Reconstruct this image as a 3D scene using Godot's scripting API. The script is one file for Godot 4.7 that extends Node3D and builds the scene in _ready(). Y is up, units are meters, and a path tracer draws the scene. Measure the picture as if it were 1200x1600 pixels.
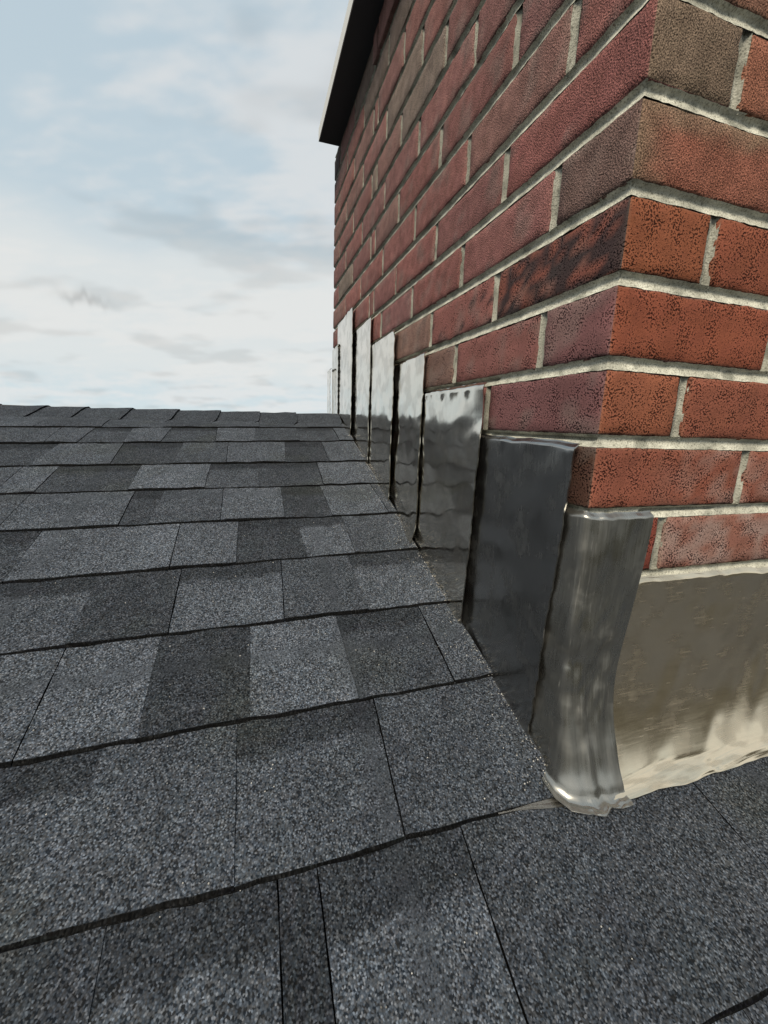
extends Node3D

# The corner of the chimney is the origin: the front face looks down the slope (+z), the side face looks to -x.
const COURSE := 0.0667
const BRICK_HIGH := 0.0565
const JOINT := 0.0102
const SIDE_DEEP := 1.298
const FRONT_WIDE := 0.81
const SLOPE := 0.328
const ROOF_Y := -0.2735
const RIDGE_Z := -1.175

var rng := RandomNumberGenerator.new()
var soft := FastNoiseLite.new()     # metres in, feature size about 1 / frequency
var fold := FastNoiseLite.new()     # plain units, one octave
var fine := FastNoiseLite.new()
var taken := {}
var M := {}

# ---------------------------------------------------------------- helpers
func numbered(called: String, parent: Node) -> String:
	var key := str(parent.get_instance_id()) + "/" + called
	if not taken.has(key):
		taken[key] = 0
		return called
	taken[key] += 1
	return "%s_%03d" % [called, taken[key]]

func obj(called: String, mesh: Mesh, material: Material, parent: Node = self, at := Vector3.ZERO) -> MeshInstance3D:
	var o := MeshInstance3D.new()
	o.name = numbered(called, parent)
	o.mesh = mesh
	if mesh.get_surface_count() > 0:
		mesh.surface_set_material(0, material)
	else:
		print("empty mesh: ", called)
	o.cast_shadow = GeometryInstance3D.SHADOW_CASTING_SETTING_ON
	parent.add_child(o, true)
	o.position = at
	return o

func thing(called: String, label: String, category: String, at := Vector3.ZERO, group := "") -> Node3D:
	var o := Node3D.new()
	o.name = numbered(called, self)
	add_child(o, true)
	o.position = at
	tag(o, label, category, group)
	return o

func tag(o: Node, label: String, category: String, group := "") -> void:
	o.set_meta("label", label)
	o.set_meta("category", category)
	if group != "":
		o.set_meta("group", group)

func start() -> SurfaceTool:
	var st := SurfaceTool.new()
	st.begin(Mesh.PRIMITIVE_TRIANGLES)
	return st

func finish(st: SurfaceTool) -> ArrayMesh:
	st.generate_normals()
	return st.commit()

# f(u, v) -> [position, colour, uv]; u, v run over the given lists; outside is dU x dV (or its back with flip)
func sheet(st: SurfaceTool, us: Array, vs: Array, f: Callable, flip := false, smooth := 0) -> void:
	var rows := []
	for v in vs:
		var row := []
		for u in us:
			row.append(f.call(u, v))
		rows.append(row)
	st.set_smooth_group(smooth)
	for j in vs.size() - 1:
		for i in us.size() - 1:
			var a = rows[j][i]
			var b = rows[j][i + 1]
			var c = rows[j + 1][i + 1]
			var d = rows[j + 1][i]
			var order := [a, c, b, a, d, c]
			if flip:
				order = [a, b, c, a, c, d]
			for p in order:
				st.set_color(p[1])
				if p.size() > 2:
					st.set_uv(p[2])
				st.add_vertex(p[0])

func spread(a: float, b: float, n: int) -> Array:
	var l := []
	for i in n + 1:
		l.append(lerpf(a, b, float(i) / n))
	return l

func box(st: SurfaceTool, lo: Vector3, hi: Vector3, c := Color.WHITE) -> void:
	var f := func(o: Vector3, du: Vector3, dv: Vector3) -> Callable:
		return func(u, v): return [o + du * u + dv * v, c, Vector2(u, v)]
	var d := hi - lo
	var x := Vector3(d.x, 0, 0)
	var y := Vector3(0, d.y, 0)
	var z := Vector3(0, 0, d.z)
	var k := [0.0, 1.0]
	sheet(st, k, k, f.call(lo + z, x, y), false, 1)
	sheet(st, k, k, f.call(lo, y, x), false, 2)
	sheet(st, k, k, f.call(lo + x, y, z), false, 3)
	sheet(st, k, k, f.call(lo, z, y), false, 4)
	sheet(st, k, k, f.call(lo + y, z, x), false, 5)
	sheet(st, k, k, f.call(lo, x, z), false, 6)

func roof_y(z: float) -> float:
	return ROOF_Y - SLOPE * z - 0.016 * smoothstep(-0.98, -1.175, z)

# ---------------------------------------------------------------- textures
func noise(kind: int, freq: float, seed_: int, octaves := 1) -> FastNoiseLite:
	var n := FastNoiseLite.new()
	n.noise_type = kind
	n.frequency = freq
	n.seed = seed_
	n.fractal_type = FastNoiseLite.FRACTAL_FBM if octaves > 1 else FastNoiseLite.FRACTAL_NONE
	n.fractal_octaves = octaves
	return n

func grey(n: FastNoiseLite, size: int) -> PackedByteArray:
	var im := n.get_seamless_image(size, size)
	im.convert(Image.FORMAT_L8)
	return im.get_data()

func texture_l(data: PackedByteArray, size: int) -> ImageTexture:
	return ImageTexture.create_from_image(Image.create_from_data(size, size, false, Image.FORMAT_L8, data))

func texture_rgb(data: PackedByteArray, size: int) -> ImageTexture:
	return ImageTexture.create_from_image(Image.create_from_data(size, size, false, Image.FORMAT_RGB8, data))

func surface(col: Texture2D, height: Texture2D, bump_cm: float, repeat_m: float, rough: float) -> StandardMaterial3D:
	var m := StandardMaterial3D.new()
	m.vertex_color_use_as_albedo = true
	m.albedo_texture = col
	m.roughness = rough
	m.metallic_specular = 0.2
	m.uv1_triplanar = true
	m.uv1_world_triplanar = true
	m.uv1_triplanar_sharpness = 10.0
	m.uv1_scale = Vector3.ONE / repeat_m
	if height:
		m.heightmap_enabled = true
		m.heightmap_texture = height
		m.heightmap_scale = bump_cm
	return m

func make_materials() -> void:
	var n := 1024
	# mineral granules of the shingles: one cell is one grain, about 1.5 mm
	var cell := noise(FastNoiseLite.TYPE_CELLULAR, 0.30, 11)
	cell.cellular_return_type = FastNoiseLite.RETURN_CELL_VALUE
	cell.cellular_jitter = 1.0
	var value := grey(cell, n)
	cell.cellular_return_type = FastNoiseLite.RETURN_DISTANCE
	var gap := grey(cell, n)
	var cloud := grey(noise(FastNoiseLite.TYPE_SIMPLEX_SMOOTH, 0.012, 5, 4), n)
	var rgb := PackedByteArray()
	rgb.resize(n * n * 3)
	var hgt := PackedByteArray()
	hgt.resize(n * n)
	for i in n * n:
		var c := value[i] / 255.0
		var g := clampf(1.15 - gap[i] / 255.0 * 1.1, 0.0, 1.0)
		var t := 106.0 + 78.0 * c
		if c > 0.80:
			t += 46.0 * (c - 0.80) / 0.20 + 14.0
		if c < 0.22:
			t -= 34.0
		t *= (0.62 + 0.38 * g) * (0.93 + 0.14 * cloud[i] / 255.0)
		var warm := (fposmod(c * 37.0, 1.0) - 0.5) * 12.0
		rgb[i * 3] = int(clampf(t + warm, 0, 255))
		rgb[i * 3 + 1] = int(clampf(t + 2.0, 0, 255))
		rgb[i * 3 + 2] = int(clampf(t + 4.0 - warm, 0, 255))
		hgt[i] = int(clampf(g * 190.0 + c * 60.0, 0, 255))
	M.granule = surface(texture_rgb(rgb, n), texture_l(hgt, n), 0.035, 0.41, 0.9)

	# rough wire-cut brick: sharp dark pits in a coarse face
	var a := grey(noise(FastNoiseLite.TYPE_SIMPLEX_SMOOTH, 0.135, 21, 3), n)
	var b := grey(noise(FastNoiseLite.TYPE_SIMPLEX_SMOOTH, 0.42, 22, 2), n)
	var s := grey(noise(FastNoiseLite.TYPE_SIMPLEX_SMOOTH, 0.014, 23, 3), n)
	for i in n * n:
		var x := a[i] / 255.0
		var y := b[i] / 255.0
		var pit := smoothstep(0.55, 0.72, x * 0.68 + y * 0.32 + (s[i] / 255.0 - 0.5) * 0.28)
		var t := (205.0 + 55.0 * (y - 0.5) + 44.0 * (s[i] / 255.0 - 0.5)) * (1.0 - 0.62 * pit)
		rgb[i * 3] = int(clampf(t, 0, 255))
		rgb[i * 3 + 1] = int(clampf(t * (1.0 - 0.03 * pit), 0, 255))
		rgb[i * 3 + 2] = int(clampf(t, 0, 255))
		hgt[i] = int(clampf(185.0 - 150.0 * pit + 70.0 * (y - 0.5) + 80.0 * (x - 0.5), 0, 255))
	M.brick_pitted = surface(texture_rgb(rgb, n), texture_l(hgt, n), 0.16, 0.36, 0.85)

	# sand-faced brick: fine grain with pale specks
	var gr := grey(noise(FastNoiseLite.TYPE_SIMPLEX_SMOOTH, 0.2, 31, 3), n)
	for i in n * n:
		var x := gr[i] / 255.0
		var t := 186.0 + 190.0 * (x - 0.5) + 46.0 * (s[i] / 255.0 - 0.5)
		var speck := smoothstep(0.86, 0.95, value[i] / 255.0) * smoothstep(0.45, 0.2, gap[i] / 255.0)
		var hole := smoothstep(0.34, 0.22, x)
		t = t * (1.0 - 0.4 * hole) + 95.0 * speck
		rgb[i * 3] = int(clampf(t, 0, 255))
		rgb[i * 3 + 1] = int(clampf(t + 14.0 * speck, 0, 255))
		rgb[i * 3 + 2] = int(clampf(t + 10.0 * speck, 0, 255))
		hgt[i] = int(clampf(90.0 + 150.0 * (x - 0.5) + 50.0 * speck + 50.0 * (a[i] / 255.0 - 0.5), 0, 255))
	M.brick_sanded = surface(texture_rgb(rgb, n), texture_l(hgt, n), 0.15, 0.36, 0.88)

	# mortar: smooth cement with sand and dark soot
	for i in n * n:
		var x := gr[i] / 255.0
		var t := 205.0 + 55.0 * (x - 0.5) + 60.0 * (s[i] / 255.0 - 0.5)
		t *= 1.0 - 0.28 * smoothstep(0.60, 0.78, a[i] / 255.0)
		rgb[i * 3] = int(clampf(t, 0, 255))
		rgb[i * 3 + 1] = int(clampf(t, 0, 255))
		rgb[i * 3 + 2] = int(clampf(t - 5.0, 0, 255))
		hgt[i] = int(clampf(128.0 + 120.0 * (x - 0.5) + 70.0 * (a[i] / 255.0 - 0.5), 0, 255))
	M.mortar = surface(texture_rgb(rgb, n), texture_l(hgt, n), 0.13, 0.36, 0.95)

	# lead sheet: u runs along the sheet, v upwards, 0.5 m a repeat; streaks run along v
	var streak := PackedByteArray()
	streak.resize(n * n)
	var bare := PackedByteArray()
	bare.resize(n * n)
	var sm := grey(noise(FastNoiseLite.TYPE_SIMPLEX_SMOOTH, 0.045, 41, 3), n)
	var big := grey(noise(FastNoiseLite.TYPE_SIMPLEX_SMOOTH, 0.009, 42, 3), n)
	var lines := noise(FastNoiseLite.TYPE_SIMPLEX_SMOOTH, 1.0, 43)
	for y in n:
		for x in n:
			var i := y * n + x
			var l := lines.get_noise_2d(x * 0.16, y * 0.006 + sin(x * TAU / n) * 0.4)
			var l2 := lines.get_noise_2d(x * 0.42 + 500.0, y * 0.014)
			var oxide := smoothstep(0.52, 0.88, big[i] / 255.0) * (0.3 + 0.7 * smoothstep(0.35, 0.8, sm[i] / 255.0 + 0.08 * l2)) * 0.14
			var scratch := 0.3 * smoothstep(0.70, 0.85, l2) * smoothstep(0.5, 0.6, big[i] / 255.0)
			var t := 246.0 + 3.0 * l + 3.0 * l2 - 24.0 * smoothstep(0.45, 0.75, big[i] / 255.0)
			t = lerpf(t, 205.0, oxide * 0.6)
			t += 9.0 * scratch
			rgb[i * 3] = int(clampf(t, 0, 255))
			rgb[i * 3 + 1] = int(clampf(t - 1.0, 0, 255))
			rgb[i * 3 + 2] = int(clampf(t - 4.0, 0, 255))
			streak[i] = int(clampf(66.0 + 7.0 * l + 7.0 * l2 + 60.0 * (big[i] / 255.0 - 0.5) + 110.0 * oxide + 60.0 * scratch, 18, 255))
			bare[i] = int(clampf(255.0 - 70.0 * oxide - 80.0 * scratch, 0, 255))
			hgt[i] = int(clampf(120.0 + 3.0 * l + 2.5 * l2 + 60.0 * (sm[i] / 255.0 - 0.5) , 0, 255))
	var tc := texture_rgb(rgb, n)
	var tr := texture_l(streak, n)
	var tm := texture_l(bare, n)
	var th := texture_l(hgt, n)
	for k in ["lead_bright", "lead_brushed", "lead_dull", "lead_fold"]:
		var m := StandardMaterial3D.new()
		m.albedo_texture = tc
		m.albedo_color = {"lead_bright": Color(0.90, 0.885, 0.855), "lead_brushed": Color(0.96, 0.90, 0.80), "lead_dull": Color(0.64, 0.645, 0.65), "lead_fold": Color(0.68, 0.675, 0.655)}[k]
		m.vertex_color_use_as_albedo = true
		m.metallic = {"lead_bright": 1.0, "lead_brushed": 0.97, "lead_dull": 0.985, "lead_fold": 0.97}[k]
		m.metallic_texture = tm
		m.roughness = {"lead_bright": 0.46, "lead_brushed": 0.8, "lead_dull": 0.85, "lead_fold": 1.15}[k]
		m.roughness_texture = tr
		m.heightmap_enabled = true
		m.heightmap_texture = th
		m.heightmap_scale = {"lead_bright": 0.004, "lead_brushed": 0.005, "lead_dull": 0.004, "lead_fold": 0.004}[k]
		m.uv1_scale = Vector3(2, 2, 2)
		M[k] = m

	var plain := func(c: Color, r: float) -> StandardMaterial3D:
		var p := StandardMaterial3D.new()
		p.albedo_color = c.linear_to_srgb()
		p.roughness = r
		return p
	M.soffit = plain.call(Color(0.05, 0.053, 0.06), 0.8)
	M.cap_edge = plain.call(Color(0.6, 0.6, 0.58), 0.6)
	M.siding = plain.call(Color(0.45, 0.44, 0.41), 0.8)
	M.deck = plain.call(Color(0.03, 0.03, 0.03), 0.95)
	M.grass = surface(texture_l(s, n), null, 0.0, 9.0, 0.95)

# ---------------------------------------------------------------- sky
func make_sky() -> Sky:
	var w := 2048
	var h := 1024
	var im := Image.create(w, h, false, Image.FORMAT_RGBF)
	var n1 := noise(FastNoiseLite.TYPE_SIMPLEX_SMOOTH, 1.0, 77, 5)
	var n2 := noise(FastNoiseLite.TYPE_SIMPLEX_SMOOTH, 1.0, 78, 4)
	im.fill(Color(0.20, 0.20, 0.18))
	for y in h / 2:
		var el := (0.5 - (y + 0.5) / h) * PI
		for x in w:
			var az := ((x + 0.5) / w) * TAU
			var d := Vector3(sin(az) * cos(el), sin(el), -cos(az) * cos(el))
			var col: Color
			if el <= 0.0:
				col = Color(0.20, 0.20, 0.18)
			else:
				# cloud layer on a high sheet, streaks drawn out one way
				var q := d / (d.y + 0.16)
				var p := Vector2(q.x * 0.92 + q.z * 0.38, q.z * 0.92 - q.x * 0.38)
				var wob := n2.get_noise_2d(p.x * 0.7, p.y * 0.7) * 0.5
				var c := n1.get_noise_2d(p.x * 0.55 + wob, p.y * 1.25 + wob) * 0.9 + n2.get_noise_2d(p.x * 2.6 + 9.0, p.y * 5.0) * 0.30 + n1.get_noise_2d(p.x * 3.0, p.y * 9.0) * 0.34 + n2.get_noise_2d(p.x * 9.0, p.y * 22.0) * 0.20
				var cover := smoothstep(-0.42, 0.42, c)
				var low := exp(-el * 3.2)
				var blue := Color(0.43, 0.53, 0.605).lerp(Color(0.60, 0.69, 0.72), low)
				var white := Color(0.60, 0.635, 0.66).lerp(Color(0.69, 0.72, 0.725), low)
				col = blue.lerp(white, cover)
				var band := smoothstep(0.04, 0.11, el) * smoothstep(0.37, 0.27, el + 0.10 * wob + 0.03 * c)
				col = col.lerp(Color(0.735, 0.74, 0.72), band * 0.62)
				var dark := smoothstep(0.1, 0.45, n2.get_noise_2d(p.x * 1.1 + 40.0, p.y * 1.6)) * 0.13
				var puff := exp(-pow((el - 0.2046 - 0.018 * n2.get_noise_2d(az * 40.0, 3.0)) / 0.0075, 2) - pow((az - 5.9945) / 0.035, 2))
				col = col * (1.0 - dark) * 0.965 * (1.0 - 0.22 * puff)
			im.set_pixel(x, y, col)
	var m := PanoramaSkyMaterial.new()
	m.panorama = ImageTexture.create_from_image(im)
	var sky := Sky.new()
	sky.sky_material = m
	return sky

# ---------------------------------------------------------------- brickwork
# A brick with worn rounded arrises. lo/hi in chimney coordinates; fine steps on the faces that show.
func brick_mesh(lo: Vector3, hi: Vector3, steps: Vector3, tint: Callable, id: int) -> ArrayMesh:
	var st := start()
	var mid := (lo + hi) / 2
	var half := (hi - lo) / 2
	var r := 0.0022
	var shift := Vector3(id * 3.17, id * 1.31, id * 2.23)
	var ax := []
	for k in 3:
		var l := [-half[k], -half[k] + r * 0.55, -half[k] + r * 1.5]
		var n := int(steps[k])
		for i in range(1, n):
			l.append(lerpf(-half[k] + r * 1.5, half[k] - r * 1.5, float(i) / n))
		l.append(half[k] - r * 1.5)
		l.append(half[k] - r * 0.55)
		l.append(half[k])
		ax.append(l)
	var at := func(p: Vector3, face: int) -> Array:
		var q := p.clamp(-half + Vector3.ONE * r, half - Vector3.ONE * r)
		var d := (p - q)
		var pos := p
		var edge := int(absf(d.x) > 0.0001) + int(absf(d.y) > 0.0001) + int(absf(d.z) > 0.0001)
		if d.length() > 0.00001:
			pos = q + d.normalized() * r
			var w := mid + pos + shift
			var amp := 0.0006 if edge < 2 else 0.0017
			pos += d.normalized() * (fine.get_noise_3dv(w * 1.0) * amp - (0.0009 if edge > 1 else 0.0) + soft.get_noise_3dv(w) * 0.0007)
		return [pos, tint.call(mid + pos, edge > 1, face == 0)]
	var e := func(k: int, s: float) -> float: return half[k] * s
	sheet(st, ax[0], ax[1], func(u, v): return at.call(Vector3(u, v, e.call(2, 1.0)), 0))
	sheet(st, ax[1], ax[2], func(u, v): return at.call(Vector3(e.call(0, 1.0), u, v), 1))
	sheet(st, ax[2], ax[1], func(u, v): return at.call(Vector3(e.call(0, -1.0), v, u), 2))
	sheet(st, ax[2], ax[0], func(u, v): return at.call(Vector3(v, e.call(1, 1.0), u), 3))
	sheet(st, ax[0], ax[2], func(u, v): return at.call(Vector3(u, e.call(1, -1.0), v), 4))
	return finish(st)

func joint_y(k: int) -> float:
	return (6 - k) * COURSE + fine.get_noise_2d(k * 3.7, 4.0) * 0.0012

const FLASH_Z := [-0.015, -0.182, -0.393, -0.553, -0.745, -0.937, -1.152]
const TOP_JOINT := -8
const LOW_JOINT := 11

func side_cuts(k: int) -> Array:
	var l := [0.0]
	if posmod(k, 2) == 1:
		l.append_array([0.095, 0.295, 0.495, 0.695, 0.895, 1.095, SIDE_DEEP])
	else:
		l.append_array([0.195, 0.395, 0.595, 0.762, 0.806, 1.0, 1.2, SIDE_DEEP])
	for i in range(1, l.size() - 1):
		l[i] += fine.get_noise_2d(k * 5.3, i * 7.7) * 0.004
	return l

func front_cuts(k: int) -> Array:
	var l := [0.0]
	if posmod(k, 2) == 1:
		l.append_array([0.195, 0.395, 0.595, FRONT_WIDE])
	else:
		l.append_array([0.095, 0.295, 0.495, 0.695, FRONT_WIDE])
	for i in range(1, l.size() - 1):
		l[i] += fine.get_noise_2d(k * 5.3 + 90.0, i * 7.7) * 0.003
	return l

func make_chimney() -> void:
	var ch := thing("brick_chimney", "red brick chimney with pale mortar and dark overhanging cap rising from the shingle roof", "chimney")
	var id := 0
	for k in range(TOP_JOINT, LOW_JOINT):
		var y1 := joint_y(k) - JOINT / 2
		var y0 := joint_y(k + 1) + JOINT / 2
		var sc := side_cuts(k)
		var fc := front_cuts(k)
		var pitted := k >= 2
		# ---- side face, the corner brick shows on both faces
		for i in sc.size() - 1:
			id += 1
			var z1: float = -sc[i] - (JOINT / 2 if i > 0 else 0.0)
			var z0: float = -sc[i + 1] + (JOINT / 2 if i < sc.size() - 2 else 0.0)
			var corner := i == 0
			if z1 > RIDGE_Z and y1 < roof_y(z1) - 0.02:
				continue
			if z1 <= RIDGE_Z and y1 < roof_y(RIDGE_Z) - 0.06:
				continue
			var x1 := 0.09
			if corner:
				x1 = fc[1] - JOINT / 2
			var out := soft.get_noise_2d(id * 11.3, 3.0) * 0.0016
			if k == TOP_JOINT and z0 > -0.83:
				out -= 0.006
			var lo := Vector3(out, y0, z0)
			var hi := Vector3(x1, y1, z1 + (soft.get_noise_2d(id * 7.1, 9.0) * 0.0012 if corner else 0.0))
			var nz := clampi(int((z1 - z0) / (0.011 if z1 > -0.5 else 0.03)), 2, 18)
			var nx := clampi(int(x1 / 0.011), 2, 18) if corner else 2
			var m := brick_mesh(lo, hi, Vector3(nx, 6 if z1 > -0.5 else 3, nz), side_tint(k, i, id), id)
			var mat: Material = M.brick_pitted if (pitted and z1 > -0.32 or k >= 3) else M.brick_sanded
			obj("brick", m, mat, ch, (lo + hi) / 2)
		# ---- front face
		for i in range(1, fc.size() - 1):
			id += 1
			if y1 < -0.14:
				continue
			var lo := Vector3(fc[i] + JOINT / 2, y0, -0.09)
			var hi := Vector3(fc[i + 1] - (JOINT / 2 if i < fc.size() - 2 else 0.0), y1, soft.get_noise_2d(id * 7.1, 9.0) * 0.0014)
			var m := brick_mesh(lo, hi, Vector3(16 if i < 3 else 6, 6, 2), front_tint(k, i, id), id)
			obj("brick", m, M.brick_pitted if pitted else M.brick_sanded, ch, (lo + hi) / 2)
	# ---- the far faces, seen from nowhere near: joined
	var back := start()
	for k in range(TOP_JOINT, LOW_JOINT):
		var fc := front_cuts(k)
		var sc := side_cuts(k)
		var y1 := joint_y(k) - JOINT / 2
		var y0 := joint_y(k + 1) + JOINT / 2
		for i in range(1, fc.size() - 1):
			box(back, Vector3(fc[i] + JOINT / 2, y0, -SIDE_DEEP), Vector3(fc[i + 1] - JOINT, y1, -SIDE_DEEP + 0.08), Color(0.30, 0.10, 0.08))
		for i in range(0, sc.size() - 1):
			box(back, Vector3(FRONT_WIDE - 0.08, y0, -sc[i + 1] + JOINT), Vector3(FRONT_WIDE + 0.001, y1, -sc[i] - (0.09 if i == 0 else JOINT / 2)), Color(0.30, 0.10, 0.08))
	obj("brick_backing", finish(back), M.brick_sanded, ch).set_meta("kind", "stuff")
	make_mortar(ch)
	make_cap(ch)

func stain(p: Vector3, s: float) -> float:
	return soft.get_noise_3dv(p * s)

func side_tint(k: int, i: int, id: int) -> Callable:
	var r := RandomNumberGenerator.new()
	r.seed = id * 7919 + 3
	var base := Color(0.37, 0.135, 0.115)
	var v := r.randf()
	base = base.lerp(Color(0.30, 0.135, 0.13), r.randf() * 0.8)
	if v < 0.12:
		base = Color(0.26, 0.20, 0.16)
	elif v < 0.3:
		base = base.lerp(Color(0.33, 0.19, 0.155), 0.5)
	if k >= 2 and k < 6:
		base = base.lerp(Color(0.40, 0.12, 0.085), 0.35)
	if k == 1 and i == 0:
		base = Color(0.215, 0.125, 0.105)
	if k == 0 and i == 0:
		base = Color(0.335, 0.115, 0.10)
	if k == 3 and i == 0 or k == 4 and i == 0:
		base = Color(0.25, 0.10, 0.10)
	if k == 2 and i == 0:
		base = Color(0.33, 0.10, 0.065)
	if k == 5 and i == 0:
		base = Color(0.12, 0.05, 0.03)
	base = base * (0.93 + 0.26 * r.randf())
	var high := clampf(-k / 9.0, 0.0, 1.0)
	base = base.lerp(Color(0.34, 0.22, 0.18), 0.38 * high)
	var front := front_tint(k, 0, id)
	return func(p: Vector3, edge: bool, facing: bool) -> Color:
		if i == 0 and facing:
			return front.call(p, edge, true)
		var c := base * (1.0 + 0.16 * stain(p + Vector3(id, 0, 0), 0.5) + 0.12 * stain(p, 2.6))
		# grey dust where the water ran, then painted shade and black soot
		var dust := smoothstep(0.12, 0.5, stain(p + Vector3(0, id * 3.0, 0), 0.8))
		c = c.lerp(Color(0.30, 0.23, 0.20), 0.45 * dust)
		c = c.lerp(Color(0.04, 0.042, 0.05), 0.85 * smoothstep(1.17, 1.25, -p.z) * smoothstep(0.80, 0.87, p.y))  # shade below the far end of the cap, painted into the brick colour
		if k == 2 and i < 2:
			var soot := smoothstep(0.02, 0.22, stain(p + Vector3(4, 1, 9), 2.4) + (0.22 if i == 0 else -0.1) - absf(p.z + 0.05) * 0.9)
			c = c.lerp(Color(0.035, 0.036, 0.042), 0.85 * soot)
		if edge:
			c = c.lerp(Color(0.30, 0.27, 0.22), 0.12)
		var g := c.get_luminance()
		return c.lerp(Color(g, g, g), 0.15).lightened(0.015).clamp()

func front_tint(k: int, i: int, id: int) -> Callable:
	var r := RandomNumberGenerator.new()
	r.seed = id * 104729 + 1
	var base := Color(0.42, 0.125, 0.055)
	var pale := 0.0
	if k == 0:
		base = Color(0.31, 0.215, 0.145) if i == 0 else Color(0.40, 0.15, 0.085)
	elif k == 1:
		base = Color(0.40, 0.14, 0.085)
	elif k == 2:
		base = Color(0.44, 0.13, 0.05) if i == 0 else Color(0.40, 0.11, 0.05)
	elif k == 3:
		base = Color(0.42, 0.11, 0.05)
	elif k == 4:
		base = Color(0.42, 0.13, 0.06) if i == 0 else Color(0.40, 0.12, 0.065)
	elif k == 5:
		base = Color(0.42, 0.125, 0.07)
		pale = 0.45
	elif k >= 6:
		base = Color(0.40, 0.16, 0.11) if i > 0 else Color(0.36, 0.08, 0.05)
		pale = 0.75 if i > 0 else 0.0
	elif k < 0:
		base = Color(0.38, 0.15, 0.09).lerp(Color(0.31, 0.22, 0.15), r.randf() * 0.7)
	base = base * (0.82 + 0.16 * r.randf())
	return func(p: Vector3, edge: bool, _facing: bool) -> Color:
		var c := base * (1.0 + 0.15 * stain(p + Vector3(id, 0, 0), 0.6) + 0.12 * stain(p, 2.6))
		if k == 1 and i == 0:
			var y := (p.y - joint_y(2)) / COURSE
			var s := maxf(smoothstep(0.045, 0.0, p.x + 0.014 * stain(p, 1.5)), smoothstep(0.62, 0.95, y + 0.25 * stain(p, 1.2)))
			c = c.lerp(Color(0.30, 0.205, 0.13), 0.85 * s)
		if pale > 0.0:
			var s := smoothstep(-0.35, 0.45, stain(p + Vector3(7, 2, 1), 1.6)) * smoothstep(0.05, 0.17, p.x + (0.12 if k >= 6 else 0.0))
			c = c.lerp(Color(0.50, 0.36, 0.31), pale * s)
		if edge:
			c = c.lerp(Color(0.38, 0.30, 0.20), 0.12)
		var g := c.get_luminance()
		return c.lerp(Color(g, g, g), 0.10).lightened(0.015).clamp()

func make_mortar(ch: Node3D) -> void:
	var core := start()
	box(core, Vector3(0.0085, -0.6, -SIDE_DEEP + 0.0085), Vector3(FRONT_WIDE - 0.0085, joint_y(TOP_JOINT), -0.0085), Color(0.44, 0.43, 0.38))
	obj("mortar_core", finish(core), M.mortar, ch)
	var tone := func(p: Vector3) -> Color:
		var c := Color(0.74, 0.73, 0.65)
		c = c.lerp(Color(0.42, 0.42, 0.37), smoothstep(0.0, 0.5, stain(p + Vector3(3, 8, 2), 0.9)) * 0.5)
		c = c.lerp(Color(0.20, 0.21, 0.18), smoothstep(0.25, 0.55, stain(p + Vector3(13, 8, 2), 1.7)) * 0.55)
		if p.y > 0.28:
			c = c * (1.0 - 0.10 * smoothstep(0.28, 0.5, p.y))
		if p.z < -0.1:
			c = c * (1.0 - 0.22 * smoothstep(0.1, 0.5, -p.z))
		return c
	var across := spread(-1.0, 1.0, 9)
	# tooled hollow: deepest above the middle
	var deep := func(t: float, p: Vector3) -> float:
		var e := absf(t)
		var d := 0.0034 * (1.0 - e * e) + 0.0010
		if t > 0.0:
			d += 0.0014 * (1.0 - absf(t - 0.5) * 2.0) 
		else:
			d -= 0.0008 * (1.0 - absf(t + 0.5) * 2.0)
		return d + 0.0009 * soft.get_noise_3dv(p * 1.6) + 0.0005 * fine.get_noise_3dv(p * 1.4)
	for k in range(TOP_JOINT, LOW_JOINT + 1):
		var st := start()
		var along := []
		var s := -SIDE_DEEP + 0.004
		while s < FRONT_WIDE - 0.01:
			along.append(s)
			s += 0.005 if s > -0.35 and s < 0.3 else 0.016
		var yk := joint_y(k)
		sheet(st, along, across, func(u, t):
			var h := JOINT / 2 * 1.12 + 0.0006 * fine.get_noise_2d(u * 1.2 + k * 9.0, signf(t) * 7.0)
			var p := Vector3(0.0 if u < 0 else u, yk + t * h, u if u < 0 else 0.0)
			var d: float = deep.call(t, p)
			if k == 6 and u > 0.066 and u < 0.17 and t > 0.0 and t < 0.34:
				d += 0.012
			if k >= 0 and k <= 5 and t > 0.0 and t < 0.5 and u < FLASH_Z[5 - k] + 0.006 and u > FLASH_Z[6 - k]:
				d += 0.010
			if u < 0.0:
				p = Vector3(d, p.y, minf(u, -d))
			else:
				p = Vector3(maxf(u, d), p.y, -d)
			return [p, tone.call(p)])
		obj("bed_joint", finish(st), M.mortar, ch)
	# head joints of each course
	for k in range(TOP_JOINT, LOW_JOINT):
		var st := start()
		var y1 := joint_y(k) - JOINT * 0.38
		var y0 := joint_y(k + 1) + JOINT * 0.38
		var sc := side_cuts(k)
		var fc := front_cuts(k)
		for i in range(1, sc.size() - 1):
			var z: float = -sc[i]
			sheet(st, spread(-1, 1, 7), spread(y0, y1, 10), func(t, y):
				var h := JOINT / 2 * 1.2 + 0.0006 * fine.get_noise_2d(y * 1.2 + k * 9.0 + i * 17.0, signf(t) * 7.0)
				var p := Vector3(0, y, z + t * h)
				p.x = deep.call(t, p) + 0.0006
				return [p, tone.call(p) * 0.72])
		for i in range(1, fc.size() - 1):
			var x: float = fc[i]
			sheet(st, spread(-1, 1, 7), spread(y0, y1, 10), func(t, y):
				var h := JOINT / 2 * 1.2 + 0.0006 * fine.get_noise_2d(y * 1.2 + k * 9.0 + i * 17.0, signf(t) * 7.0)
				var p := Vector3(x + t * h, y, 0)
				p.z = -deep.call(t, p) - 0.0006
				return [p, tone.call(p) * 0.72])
		obj("head_joint", finish(st), M.mortar, ch)

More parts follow.
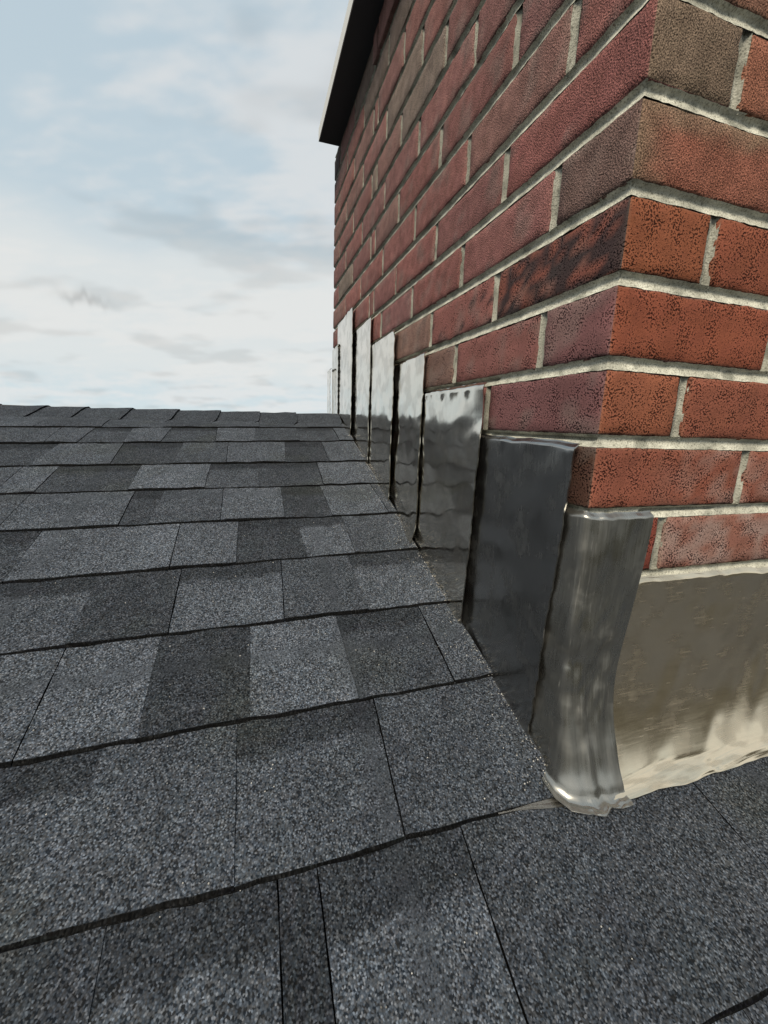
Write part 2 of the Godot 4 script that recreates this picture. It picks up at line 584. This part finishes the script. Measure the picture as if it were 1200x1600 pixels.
func make_cap(ch: Node3D) -> void:
	var y := joint_y(TOP_JOINT) + 0.004
	var st := start()
	box(st, Vector3(-0.062, y, -1.228), Vector3(FRONT_WIDE + 0.08, y + 0.008, 0.09))
	obj("cap_soffit", finish(st), M.soffit, ch)
	var e := start()
	box(e, Vector3(-0.064, y + 0.001, -1.230), Vector3(FRONT_WIDE + 0.086, y + 0.034, 0.096))
	obj("cap", finish(e), M.cap_edge, ch)

# ---------------------------------------------------------------- roof
# course by course from the ridge down: butt line z, then tabs as [x at top, x at butt, tone, layer (1 raised, 0 sunk with a dark shadow band), gap before it]
func shingle_courses() -> Array:
	return [
		[-1.015, -0.085, [[-0.80, -0.80, .45, 1, 1], [-0.66, -0.66, .5, 0, 0], [-0.52, -0.52, .42, 1, 1], [-0.40, -0.40, .5, 1, 0], [-0.27, -0.27, .45, 0, 1], [-0.13, -0.13, .5, 1, 0]]],
		[-0.902, -0.075, [[-0.90, -0.90, .5, 1, 1], [-0.743, -0.743, .56, 1, 1], [-0.671, -0.680, .44, 0, 0], [-0.590, -0.588, .62, 1, 1], [-0.495, -0.508, .42, 0, 0], [-0.383, -0.383, .60, 1, 1], [-0.278, -0.287, .44, 1, 0], [-0.165, -0.165, .42, 0, 0], [-0.052, -0.052, .58, 1, 1]]],
		[-0.762, -0.050, [[-0.84, -0.85, .40, 0, 1], [-0.711, -0.727, .60, 1, 0], [-0.587, -0.585, .35, 0, 1], [-0.454, -0.463, .50, 1, 0], [-0.351, -0.351, .57, 1, 1], [-0.205, -0.215, .34, 0, 0], [-0.104, -0.106, .55, 1, 0]]],
		[-0.637, -0.040, [[-0.86, -0.86, .55, 1, 1], [-0.737, -0.737, .68, 1, 1], [-0.674, -0.677, .40, 0, 0], [-0.526, -0.526, .72, 1, 1], [-0.383, -0.389, .50, 0, 0], [-0.281, -0.281, .40, 0, 0], [-0.138, -0.141, .64, 1, 1]]],
		[-0.505, -0.028, [[-0.80, -0.80, .55, 1, 1], [-0.682, -0.682, .60, 1, 1], [-0.514, -0.514, .36, 0, 1], [-0.460, -0.468, .50, 1, 0], [-0.352, -0.352, .66, 1, 1], [-0.235, -0.237, .33, 0, 0], [-0.150, -0.144, .64, 1, 0], [-0.032, -0.026, .5, 1, 1]]],
		[-0.382, -0.036, [[-0.74, -0.74, .42, 0, 1], [-0.621, -0.621, .64, 1, 1], [-0.502, -0.506, .72, 1, 0], [-0.418, -0.418, .64, 1, 1], [-0.320, -0.323, .32, 0, 0], [-0.216, -0.209, .64, 0, 0], [-0.126, -0.126, .50, 1, 0]]],
		[-0.245, -0.020, [[-0.63, -0.63, .56, 0, 1], [-0.508, -0.510, .34, 1, 0], [-0.401, -0.401, .66, 0, 1], [-0.252, -0.258, .48, 1, 1], [-0.143, -0.139, .62, 0, 0]]],
		[-0.112, -0.018, [[-0.66, -0.66, .62, 1, 1], [-0.509, -0.509, .64, 1, 1], [-0.409, -0.410, .30, 1, 0], [-0.302, -0.304, .68, 1, 0], [-0.188, -0.185, .42, 0, 0], [-0.060, -0.063, .52, 1, 1]]],
		[0.0265, 0.0, [[-0.60, -0.60, .55, 0, 1], [-0.437, -0.441, .50, 1, 0], [-0.317, -0.317, .52, 0, 0], [-0.166, -0.176, .47, 1, 1]]],
		[0.172, 0.0, [[-0.56, -0.56, .34, 1, 1], [-0.404, -0.398, .58, 0, 0], [-0.284, -0.287, .22, 1, 1], [-0.253, -0.253, .58, 0, 1], [-0.121, -0.130, .42, 1, 1], [0.143, 0.141, .40, 1, 1]]],
		[0.312, 0.0, [[-0.5, -0.5, .5, 1, 1], [-0.31, -0.31, .4, 0, 0], [-0.16, -0.16, .55, 1, 1], [0.032, 0.032, .42, 1, 1], [0.2, 0.2, .5, 0, 0]]],
	]

func shade(tone: float) -> Color:
	var v := pow(lerpf(0.25, 0.70, tone), 2.2)
	return Color(v * 0.88, v * 0.98, v * 1.14)

# one visible tab of a laminated shingle: a thin slab lying on the course below, with its granular butt edge
func add_tab(st: SurfaceTool, a: Array, next_top: float, next_butt: float, zb: float, zt: float, fine_grid: bool, id: int, skew: float, skew_top: float) -> void:
	var layer: float = a[3]
	var base := shade(a[2])
	var gap: float = 0.0007 if a[4] else 0.0
	var xt0: float = a[0] + gap
	var xb0: float = a[1] + gap
	var sunk := layer < 0.5
	var raise := 0.0017 if not sunk else 0.0
	if a[4] and sunk:
		raise = 0.0006
	var us := spread(0, 1, 8 if fine_grid else 2)
	var vs := spread(0, 1, 8 if fine_grid else 2)
	if fine_grid and sunk:
		vs = [0.0, 0.1, 0.2, 0.3, 0.42, 0.48, 0.52, 0.56, 0.60, 0.64, 0.68, 0.74, 0.82, 0.9, 1.0]
	var tuck := 0.03
	var place := func(u: float, v: float) -> Vector3:
		var x := lerpf(lerpf(xb0, next_butt, u), lerpf(xt0, next_top, u), v)
		var near_x := clampf(x, -1.2, 0.3)
		x += 0.0007 * fine.get_noise_2d(v * 0.35 + id, u * 40.0) * (1.0 if u < 0.01 or u > 0.99 else 0.0)
		var z := lerpf(zb + skew * near_x, zt + skew_top * near_x - tuck, v)
		var fade := 1.0 - v
		z += (0.0016 * soft.get_noise_2d(x * 0.9, zb * 31.0) + 0.0006 * fine.get_noise_2d(x * 2.0, zb * 57.0)) * fade
		var lift := 0.0036 * fade + raise * clampf(1.5 - v * 1.4, 0.0, 1.0)
		lift += (0.0018 * soft.get_noise_2d(x * 0.45 + 60.0, zb * 13.0) + 0.0004 * fine.get_noise_2d(x, z)) * (0.4 + 0.6 * fade)
		lift += 0.013 * clampf(x, -0.95, 0.0) * smoothstep(-0.9, -1.17, z)
		return Vector3(x, roof_y(z) + lift, z)
	var paint := func(p: Vector3, v: float) -> Color:
		var c := base * (1.0 + 0.16 * soft.get_noise_3dv(p * 0.35 + Vector3(id, 0, 0)) + 0.10 * soft.get_noise_3dv(p * 1.6))
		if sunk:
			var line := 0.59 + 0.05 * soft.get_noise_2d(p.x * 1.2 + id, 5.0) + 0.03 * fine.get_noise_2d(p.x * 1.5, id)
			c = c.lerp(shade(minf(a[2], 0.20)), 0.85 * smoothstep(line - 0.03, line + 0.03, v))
		# olive lichen film on some of the old tabs
		var moss := smoothstep(0.28, 0.6, soft.get_noise_3dv(p * 0.22 + Vector3(31, 2, 5)))
		c = c.lerp(Color(0.135, 0.145, 0.105), 0.22 * moss)
		return c
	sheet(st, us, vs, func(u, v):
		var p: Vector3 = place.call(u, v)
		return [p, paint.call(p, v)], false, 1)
	# butt edge: dark asphalt with a ragged underlayer a little further out
	var thick := 0.0022
	var asphalt := Color(0.009, 0.009, 0.010)
	sheet(st, us, [0.0, 0.2, 0.45, 1.0], func(u, w):
		var p: Vector3 = place.call(u, 0.0)
		p.y -= w * (thick + raise + 0.0014)
		if w > 0.4:
			p.z += 0.0016 + 0.0022 * soft.get_noise_2d(p.x * 0.7 + 9.0, zb * 19.0)
		return [p, base * 0.6 if w < 0.1 else asphalt.lerp(Color(0.045, 0.046, 0.045), 0.2 + 0.5 * fine.get_noise_2d(p.x * 2.0, id + w))], true, 2)
	for side in [0.0, 1.0]:
		sheet(st, [0.0, 1.0], vs, func(w, v):
			var p: Vector3 = place.call(side, v)
			p.y -= w * (thick + raise)
			return [p, asphalt], side > 0.5, 3 + int(side))

func make_roof() -> void:
	var house := thing("house", "house under a dark grey shingle roof that the brick chimney rises from", "house")
	# slopes of the roof under the shingles
	var low := 3.2
	var left := -4.5
	var right := 3.6
	var st := start()
	var ridge_y := roof_y(RIDGE_Z)
	var k := [0.0, 1.0]
	var thick := Vector3(0, -0.12, 0)
	var a := Vector3(left, roof_y(low) - 0.004, low)
	var b := Vector3(right, roof_y(low) - 0.004, low)
	var c := Vector3(right, ridge_y - 0.004, RIDGE_Z)
	var d := Vector3(left, ridge_y - 0.004, RIDGE_Z)
	slab(st, a, b, c, d, thick)
	var front := obj("roof_slope", finish(st), M.deck, house)
	st = start()
	var bz := RIDGE_Z * 2 - low
	slab(st, d, c, Vector3(right, roof_y(low) - 0.004, bz), Vector3(left, roof_y(low) - 0.004, bz), thick)
	var back := obj("roof_slope", finish(st), M.granule_dark, house)
	st = start()
	var wy := roof_y(low - 0.4) - 0.1
	box(st, Vector3(left + 0.35, -6.0, bz + 0.4), Vector3(right - 0.35, wy, low - 0.4))
	obj("wall", finish(st), M.siding, house)

	# shingles: those near the photographed corner each on its own, the rest of the slope joined
	var far := start()
	var n := 0
	var courses := shingle_courses()
	for ci in courses.size():
		var zb: float = courses[ci][0]
		var zt: float = courses[ci - 1][0] if ci > 0 else zb - 0.13
		var tabs: Array = courses[ci][2]
		var skew: float = courses[ci][1]
		var skew_top: float = courses[ci - 1][1] if ci > 0 else skew
		var end: float = -0.009 if zb < 0.1 else 0.36
		for i in tabs.size():
			n += 1
			var t: float = tabs[i + 1][0] if i + 1 < tabs.size() else end
			var u: float = tabs[i + 1][1] if i + 1 < tabs.size() else end
			if i + 1 < tabs.size() and tabs[i + 1][4]:
				t -= 0.0006
				u -= 0.0006
			if i + 1 == tabs.size() and zb < 0.1:
				u += fine.get_noise_2d(ci * 5.0, 7.0) * 0.005 + (0.004 if ci == 8 else 0.0)
			var s := start()
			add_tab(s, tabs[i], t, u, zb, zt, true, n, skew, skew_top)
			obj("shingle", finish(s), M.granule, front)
		# carry the course on to the left (and right, below the chimney)
		var x: float = tabs[0][0]
		rng.seed = 500 + ci
		while x > left + 0.05:
			var w := rng.randf_range(0.08, 0.19)
			n += 1
			add_tab(far, [x - w, x - w, rng.randf_range(0.33, 0.66), float(rng.randf() > 0.45), float(rng.randf() > 0.5)], x, x, zb, zt, false, n, skew, skew_top)
			x -= w
		x = end if zb > 0.1 else FRONT_WIDE + 0.01
		while x < right - 0.05:
			var w := rng.randf_range(0.08, 0.19)
			n += 1
			add_tab(far, [x, x, rng.randf_range(0.33, 0.66), float(rng.randf() > 0.45), float(rng.randf() > 0.5)], x + w, x + w, zb, zt, false, n, skew, skew_top)
			x += w
	var z := 0.305
	while z < low - 0.1:
		rng.seed = int(z * 1000)
		z += 0.1345
		var x := left
		while x < right:
			var w := rng.randf_range(0.08, 0.19)
			n += 1
			add_tab(far, [x, x, rng.randf_range(0.33, 0.66), float(rng.randf() > 0.45), float(rng.randf() > 0.5)], x + w, x + w, z, z - 0.1345, false, n, 0.0, 0.0)
			x += w
	var rest := obj("shingle_field", finish(far), M.granule, front)
	rest.set_meta("kind", "stuff")
	make_ridge(house, left, right, ridge_y)

func slab(st: SurfaceTool, a: Vector3, b: Vector3, c: Vector3, d: Vector3, down: Vector3) -> void:
	var k := [0.0, 1.0]
	var f := func(o: Vector3, p: Vector3, q: Vector3, r: Vector3) -> Callable:
		return func(u, v): return [o.lerp(p, u).lerp(r.lerp(q, u), v), Color(0.05, 0.052, 0.055)]
	sheet(st, k, k, f.call(a, b, c, d), false, 1)
	sheet(st, k, k, f.call(a + down, d + down, c + down, b + down), false, 2)
	sheet(st, k, k, f.call(a + down, b + down, b, a), false, 3)
	sheet(st, k, k, f.call(b + down, c + down, c, b), false, 4)
	sheet(st, k, k, f.call(c + down, d + down, d, c), false, 5)
	sheet(st, k, k, f.call(d + down, a + down, a, d), false, 6)

# ridge caps, each bent over the ridge, the left one lapping the one on its right
func make_ridge(house: Node3D, left: float, right: float, ridge_y: float) -> void:
	var edges := [-0.006, -0.148, -0.263, -0.384, -0.505, -0.632, -0.752, -0.852, -0.965]
	var x := -0.965
	while x > left + 0.1:
		x -= 0.125
		edges.append(x)
	for i in edges.size() - 1:
		var x1: float = edges[i]
		var x0: float = edges[i + 1]
		var tone := shade([0.40, 0.39, 0.43, 0.42, 0.45, 0.44, 0.42, 0.41][i % 8])
		var lowz := 0.150 + 0.004 * sin(i * 2.3) + (0.018 if i > 4 else 0.0)
		var st := start()
		var along := [0.0, 0.25, 0.5, 0.75, 0.92, 1.0]
		var over := [-1.0, -0.8, -0.6, -0.4, -0.25, -0.15, -0.07, 0.0, 0.07, 0.15, 0.25, 0.4, 0.6, 0.8, 0.93, 1.0]
		var place := func(u: float, v: float) -> Vector3:
			var px := lerpf(x0 - 0.02, x1, u)
			# the corners of the butt are cut round, and the butt leans away downslope
			px -= (0.012 * v * v + 0.010 * smoothstep(0.8, 1.0, absf(v))) * u
			var pz := RIDGE_Z + v * lowz
			var fall := SLOPE * (sqrt(pow(v * lowz, 2) + 0.0009) - 0.03)
			var py := ridge_y - fall + 0.006 + 0.0050 * u + 0.002 * soft.get_noise_2d(px, v * 3.0) + 0.013 * clampf(px, -0.95, 0.0) - 0.001
			return Vector3(px, py, pz)
		sheet(st, along, over, func(u, v):
			var p: Vector3 = place.call(u, v)
			return [p, tone * (1.0 + 0.2 * soft.get_noise_3dv(p * 0.8))], true, 1)
		var dark := Color(0.03, 0.03, 0.03)
		sheet(st, over, [0.0, 1.0], func(v, w):
			var p: Vector3 = place.call(1.0, v)
			p.y -= w * 0.0064
			return [p, dark], false, 2)
		sheet(st, along, [0.0, 1.0], func(u, w):
			var p: Vector3 = place.call(u, 1.0)
			p.y -= w * 0.0064
			return [p, dark], true, 3)
		sheet(st, along, [0.0, 1.0], func(u, w):
			var p: Vector3 = place.call(u, -1.0)
			p.y -= w * 0.0064
			return [p, dark], false, 4)
		obj("ridge_cap", finish(st), M.granule, house)

# ---------------------------------------------------------------- lead
# A step flashing on the side face. z1 its free lower (right) edge, z0 where it slips under the next; y1 its top.
func step_sheet(z1: float, z1_low: float, z0: float, y1: float, k: int, wave: float, curl: float) -> ArrayMesh:
	var st := start()
	var tint := Color(1, 1, 1)
	var place := func(u: float, v: float) -> Vector3:
		# u 0 at the left (hidden) edge, 1 at the free edge; v 0 at the bottom
		var right := lerpf(z1_low, z1, v) + 0.0022 * soft.get_noise_2d(v * 1.0 + k * 5.0, 3.0) + 0.001 * soft.get_noise_2d(v * 3.0 + k * 5.0, 8.0)
		var z := lerpf(z0 - 0.03, right, u)
		var low := roof_y(z) - 0.012
		if z < RIDGE_Z:
			low = roof_y(RIDGE_Z) - 0.01 - (RIDGE_Z - z) * SLOPE
		var top := y1 + 0.0016 * soft.get_noise_2d(z * 0.9, k * 3.0) + 0.0014 * (1.0 - u)
		var y := lerpf(low, top, v)
		var x := -0.0035 - 0.0065 * smoothstep(0.0, 1.0, u)
		x -= wave * (soft.get_noise_2d(y * 0.34 + k * 20.0, z * 0.45) + 0.42 * soft.get_noise_2d(y * 0.9 + k * 31.0, z * 1.1))
		x -= wave * 0.9 * smoothstep(0.7, 1.0, u) * soft.get_noise_2d(y * 0.9 + k * 13.0, 40.0)
		# tucked into the bed joint at the top, turned out on the roof at the foot
		x += 0.0052 * smoothstep(top - 0.005, top, y)
		var foot := smoothstep(low + 0.024, low, y)
		x -= 0.009 * foot * foot
		x -= 0.0026 * maxf(0.0, fold.get_noise_2d(z * 55.0, k * 3.0)) * smoothstep(top - 0.016, top - 0.007, y)
		x -= curl * smoothstep(0.45, 1.0, u) * smoothstep(low + 0.06, low + 0.0, y)
		return Vector3(minf(x, -0.0005), y, z)
	var us := spread(0, 1, 22)
	var vs := spread(0, 0.08, 6) + spread(0.09, 0.97, 40) + [0.98, 0.985, 0.99, 0.995, 1.0]
	sheet(st, us, vs, func(u, v):
		var p: Vector3 = place.call(u, v)
		return [p, tint, Vector2(p.z + k * 0.137, p.y + k * 0.071)], false, 1)
	sheet(st, us, vs, func(u, v):
		var p: Vector3 = place.call(u, v) + Vector3(0.0016, 0, 0)
		return [p, tint, Vector2(p.z + k * 0.137, p.y + k * 0.071)], true, 2)
	sheet(st, [0.0, 1.0], vs, func(w, v):
		var p: Vector3 = place.call(1.0, v) + Vector3(0.0016 * w, 0, 0)
		return [p, tint, Vector2(p.z, p.y)], false, 3)
	sheet(st, us, [0.0, 1.0], func(u, w):
		var p: Vector3 = place.call(u, 1.0) + Vector3(0.0016 * w, 0, 0)
		return [p, tint, Vector2(p.z, p.y)], false, 4)
	return finish(st)

func make_step_flashings() -> void:
	var edge := [
		[-0.015, -0.035, 1, "lead_dull", 0.0010, 0.0, "dark dull step flashing, lowest and widest, beside the folded corner flashing"],
		[-0.182, -0.198, 2, "lead_bright", 0.0011, 0.0, "step flashing with three dark smudges in its cream upper half, second up from the corner"],
		[-0.393, -0.394, 3, "lead_bright", 0.0015, 0.010, "crumpled shiny step flashing with its lower corner curled outward"],
		[-0.553, -0.55, 4, "lead_bright", 0.0010, 0.002, "cream step flashing left of the crumpled shiny one, grey below"],
		[-0.745, -0.745, 5, "lead_bright", 0.0009, 0.0, "narrow cream step flashing right of the tallest white sheet"],
		[-0.937, -0.937, 6, "lead_bright", 0.0008, 0.004, "tallest white flashing sheet, standing where the ridge meets the chimney"],
		[-1.152, -1.152, 5, "lead_bright", 0.0007, 0.0, "short white flashing sheet just behind the ridge"],
		[-1.262, -1.262, 4, "lead_bright", 0.0010, 0.0, "last small flashing sheet at the far corner of the chimney"],
	]
	for i in edge.size():
		var e: Array = edge[i]
		var z0: float = edge[i + 1][0] if i + 1 < edge.size() else -SIDE_DEEP - 0.03
		var top: float = joint_y(6 - e[2]) - 0.002
		var o := obj("step_flashing", step_sheet(e[0], e[1], z0, top, i, e[4], e[5]), M[e[3]], self, Vector3(-0.002 * (i % 2) - (0.004 if i > 6 else 0.0), 0, 0))
		tag(o, e[6], "flashing", "lead step flashings up the side of the chimney")

# height of lead lying on the slope
func foot_y(z: float) -> float:
	return roof_y(z) + 0.0035 + maxf(0.0, z) * 0.07

func make_corner_flashing() -> void:
	# wrapped round the corner: s runs from the side (negative) round a soft bend to the front
	var st := start()
	var r := 0.008
	var skin := 0.005
	var us := spread(-0.05, -0.012, 6) + spread(-0.009, 0.024, 14) + spread(0.028, 0.084, 14)
	var vs := spread(0, 0.34, 26) + spread(0.36, 0.97, 26) + [0.98, 0.985, 0.99, 0.995, 1.0]
	var place := func(s: float, v: float) -> Vector3:
		# plan: quarter arc between s = 0 and s = r * PI / 2
		var q := r * PI / 2
		var pos: Vector3
		var out: Vector3
		var c := Vector3(r - skin, 0, -r + skin)
		if s < 0.0:
			pos = Vector3(-skin, 0, -r + skin + s)
			out = Vector3(-1, 0, 0)
		elif s < q:
			var a := s / r
			out = Vector3(-cos(a), 0, sin(a))
			pos = c + out * r
		else:
			pos = Vector3(r - skin + s - q, 0, skin)
			out = Vector3(0, 0, 1)
		var t := (s + 0.05) / 0.134
		var top := 0.0015 + 0.0018 * soft.get_noise_2d(s * 2.0, 4.0)
		# the right edge draws in towards the foot
		if s > q:
			pos.x -= (s - q) / 0.067 * (0.004 + 0.019 * smoothstep(1.0, 0.3, v) - 0.003 * smoothstep(0.25, 0.0, v))
		var bulge := 0.0016 * fold.get_noise_2d(v * 5.0, s * 26.0) + 0.0012 * fold.get_noise_2d(v * 16.0 + 50.0, s * 60.0) * smoothstep(0.9, 0.5, v) * smoothstep(0.24, 0.40, v)
		# the dent half way up and the long fold below it
		bulge -= 0.0024 * exp(-pow((v - 0.52) / 0.020, 2) - pow((s - 0.008) / 0.012, 2))
		bulge += 0.0018 * exp(-pow((v - 0.46) / 0.030, 2) - pow((s - 0.016) / 0.016, 2))
		bulge -= 0.0026 * exp(-pow((s - 0.048 + 0.03 * v) / 0.007, 2)) * smoothstep(0.62, 0.3, v)
		var low := -0.262
		var y := lerpf(low, top, clampf((v - 0.16) / 0.84, 0.0, 1.0))
		bulge *= smoothstep(0.084, 0.062, s)
		pos += out * (bulge + 0.0015 * (1.0 - v) + 0.0290 * pow(clampf((-0.14 - y) / 0.122, 0.0, 1.0), 2.2) * smoothstep(0.0, q, s) + 0.0042 * smoothstep(q, 0.032, s))
		pos += out * -0.0055 * smoothstep(0.985, 1.0, v)
		if v < 0.24:
			var w := (0.24 - v) / 0.24
			var a := minf(w / 0.56, 1.0)
			var reach := 0.015 * (1.0 + 0.06 * sin(s * 55.0))
			reach *= lerpf(0.20, 1.0, smoothstep(-0.014, 0.010, s))
			pos += out * reach * (0.32 * (1.0 - cos(a * PI / 2)) + 0.68 * smoothstep(0.34, 1.0, w))
			var lie := foot_y(pos.z) + (0.0032 if s > 0.004 else -0.0010)
			y = lerpf(lerpf(low, top, 0.08 / 0.84), lie, sin(a * PI / 2))
			y += (0.0012 * soft.get_noise_2d(s * 2.6, v * 4.0) + 0.0008 * fold.get_noise_2d(s * 75.0, w * 3.0)) * w
			if a >= 1.0:
				y = maxf(y, lie - 0.0006)
		pos.y = y
		return pos
	lead_sheet(st, us, vs, place)
	# the tongue of the foot that slips under the lowest shingle beside the chimney
	lead_sheet(st, spread(-0.083, 0.010, 16), spread(0.0, 1.0, 3), func(x, v):
		var edge := lerpf(0.0285, 0.0375, smoothstep(-0.083, 0.004, x)) + 0.0006 * soft.get_noise_2d(x * 2.0, 5.0)
		var z := lerpf(edge, 0.018, v)
		return Vector3(x, roof_y(z) + 0.0036, z))
	var o := obj("corner_flashing", finish(st), M.lead_fold, self)
	tag(o, "tall lead flashing folded round the chimney corner with a dented, splayed foot", "flashing")

func lead_sheet(st: SurfaceTool, us: Array, vs: Array, place: Callable, turned := false) -> void:
	var tint := Color(1, 1, 1)
	sheet(st, us, vs, func(u, v):
		var p: Vector3 = place.call(u, v)
		return [p, tint, Vector2(v * 0.34, u) if turned else Vector2(u, v * 0.34)], false, 1)
	var under := Vector3(0.0010, -0.0012, -0.0010)
	sheet(st, us, vs, func(u, v):
		return [place.call(u, v) + under, tint, Vector2(u, v * 0.34)], true, 2)
	sheet(st, us, [0.0, 1.0], func(u, w):
		return [place.call(u, vs[-1]) + under * w, tint, Vector2(u, w)], false, 3)
	sheet(st, us, [0.0, 1.0], func(u, w):
		return [place.call(u, vs[0]) + under * w, tint, Vector2(u, w)], true, 4)
	sheet(st, [0.0, 1.0], vs, func(w, v):
		return [place.call(us[-1], v) + under * w, tint, Vector2(w, v)], false, 5)
	sheet(st, [0.0, 1.0], vs, func(w, v):
		return [place.call(us[0], v) + under * w, tint, Vector2(w, v)], true, 6)

func make_apron() -> void:
	var st := start()
	var us := spread(0.035, 0.4, 90) + spread(0.42, FRONT_WIDE + 0.02, 14)
	var vs := spread(0, 0.46, 34) + spread(0.48, 0.965, 24) + [0.975, 0.98, 0.985, 0.99, 0.995, 1.0]
	var place := func(x: float, v: float) -> Vector3:
		var top := -0.069 + 0.0020 * soft.get_noise_2d(x * 1.3, 2.0)
		var low := -0.262
		var z := 0.0048
		var y: float
		# pillowed sheet with diagonal drag folds
		var dent := 0.0026 * fold.get_noise_2d(x * 9.0 + v * 1.6, v * 1.9 + 3.0) + 0.0004 * fold.get_noise_2d(x * 24.0 - v * 4.0, v * 4.0)
		dent *= smoothstep(0.05, 0.12, x)
		if v > 0.36:
			y = lerpf(low, top, (v - 0.36) / 0.64)
			z += dent * 1.2 + 0.030 * pow(clampf((-0.14 - y) / 0.122, 0.0, 1.0), 2.2)
		else:
			var w := (0.36 - v) / 0.36
			# a bend that carries on the lean of the sheet and ends flat on the shingles
			var z2 := 0.0475
			var y2 := foot_y(z2) + 0.0022
			z = (1.0 - w) * (1.0 - w) * 0.0348 + 2.0 * w * (1.0 - w) * 0.0412 + w * w * z2 + dent * 1.2
			var flat := foot_y(z) + 0.0022
			y = (1.0 - w) * (1.0 - w) * low + 2.0 * w * (1.0 - w) * -0.2745 + w * w * y2
			# creases running across the turn
			var crease := 0.0009 * pow(maxf(0.0, soft.get_noise_2d(x * 1.6 + w * 0.4, 60.0)), 1.5) + 0.0028 * exp(-pow((x - 0.163 - 0.02 * w) / 0.0035, 2)) * smoothstep(0.25, 0.5, w) * smoothstep(0.95, 0.6, w)
			y = maxf(y, flat) - crease + 0.0009 * soft.get_noise_2d(x * 1.0, 70.0) * w
			z += 0.0022 * soft.get_noise_2d(x * 0.8, 80.0) * smoothstep(0.7, 1.0, w)
		z -= 0.0055 * smoothstep(0.982, 1.0, v)
		return Vector3(x, y, maxf(z, 0.0034 - (0.006 if v > 0.99 else 0.0)))
	lead_sheet(st, us, vs, place, true)
	var o := obj("apron_flashing", finish(st), M.lead_brushed, self)
	tag(o, "wide gold-tinged lead apron along the front foot of the chimney, bent out over the shingles", "flashing")

# granules washed down into the corner between shingles and lead
func make_grit() -> void:
	var ball := SphereMesh.new()
	ball.radius = 0.0008
	ball.height = 0.0014
	ball.radial_segments = 6
	ball.rings = 3
	var m := StandardMaterial3D.new()
	m.vertex_color_use_as_albedo = true
	m.roughness = 0.9
	m.metallic_specular = 0.2
	ball.material = m
	var mm := MultiMesh.new()
	mm.transform_format = MultiMesh.TRANSFORM_3D
	mm.use_colors = true
	mm.mesh = ball
	mm.instance_count = 900
	rng.seed = 91
	for i in 900:
		var z := rng.randf_range(-0.95, 0.02)
		var x := -0.010 - 0.05 * pow(rng.randf(), 3.0)
		if i > 650:
			x = rng.randf_range(-0.6, 0.0)
			z = rng.randf_range(-0.5, 0.16)
		var g := rng.randf_range(0.05, 0.42)
		var step := fposmod(0.0265 - z, 0.1345) / 0.1345
		mm.set_instance_transform(i, Transform3D(Basis.from_euler(Vector3(rng.randf() * 6.0, rng.randf() * 6.0, 0)).scaled(Vector3.ONE * rng.randf_range(0.6, 1.2)), Vector3(x, roof_y(z) + 0.0008 + 0.0050 * (1.0 - step), z)))
		mm.set_instance_color(i, Color(g, g * 0.98, g * 0.92))
	var o := MultiMeshInstance3D.new()
	o.name = "loose_grit"
	o.multimesh = mm
	add_child(o, true)
	tag(o, "loose pale mineral grit lying on the shingles along the step flashings", "grit")
	o.set_meta("kind", "stuff")

# ----------------------------------------------------------------
func _ready() -> void:
	var cam := Camera3D.new()
	cam.name = "camera"
	cam.fov = 101.27
	cam.near = 0.02
	cam.far = 4000.0
	cam.transform = Transform3D(Basis(Vector3(0.95429756, 0.03416614, 0.2968987), Vector3(0.02877801, 0.97832185, -0.20508094), Vector3(-0.2974693, 0.2042524, 0.93262692)), Vector3(-0.29455471, 0.07450752, 0.3054235))
	add_child(cam)
	var env := Environment.new()
	env.background_mode = Environment.BG_SKY
	env.sky = make_sky()
	env.background_energy_multiplier = 0.86
	env.tonemap_mode = Environment.TONE_MAPPER_LINEAR
	env.tonemap_exposure = 1.32
	env.sdfgi_enabled = true
	env.ssao_enabled = true
	env.ssil_enabled = true
	var we := WorldEnvironment.new()
	we.name = "environment"
	we.environment = env
	add_child(we)
	var sun := DirectionalLight3D.new()
	sun.name = "sun"
	sun.light_energy = 1.1
	sun.light_angular_distance = 24.0
	sun.light_color = Color(1.0, 0.95, 0.87)
	sun.shadow_enabled = true
	add_child(sun)
	sun.look_at_from_position(Vector3(-0.46, 0.80, 0.60), Vector3.ZERO)

	rng.seed = 4
	soft.noise_type = FastNoiseLite.TYPE_SIMPLEX_SMOOTH
	soft.frequency = 22.0
	soft.fractal_octaves = 2
	soft.seed = 2
	fine.noise_type = FastNoiseLite.TYPE_SIMPLEX_SMOOTH
	fine.frequency = 130.0
	fine.fractal_octaves = 2
	fine.seed = 3
	fold.noise_type = FastNoiseLite.TYPE_SIMPLEX_SMOOTH
	fold.frequency = 1.0
	fold.fractal_type = FastNoiseLite.FRACTAL_NONE
	fold.seed = 8
	make_materials()
	M.granule_dark = M.granule

	var g := start()
	sheet(g, spread(-900, 900, 6), spread(900, -900, 6), func(u, v): return [Vector3(u, -6.0, v), Color(0.115, 0.115, 0.085)])
	var ground := obj("ground", finish(g), M.grass)
	ground.set_meta("kind", "structure")
	tag(ground, "grass ground round the house far below the roof", "ground")

	make_chimney()
	make_roof()
	make_step_flashings()
	make_corner_flashing()
	make_apron()
	make_grit()
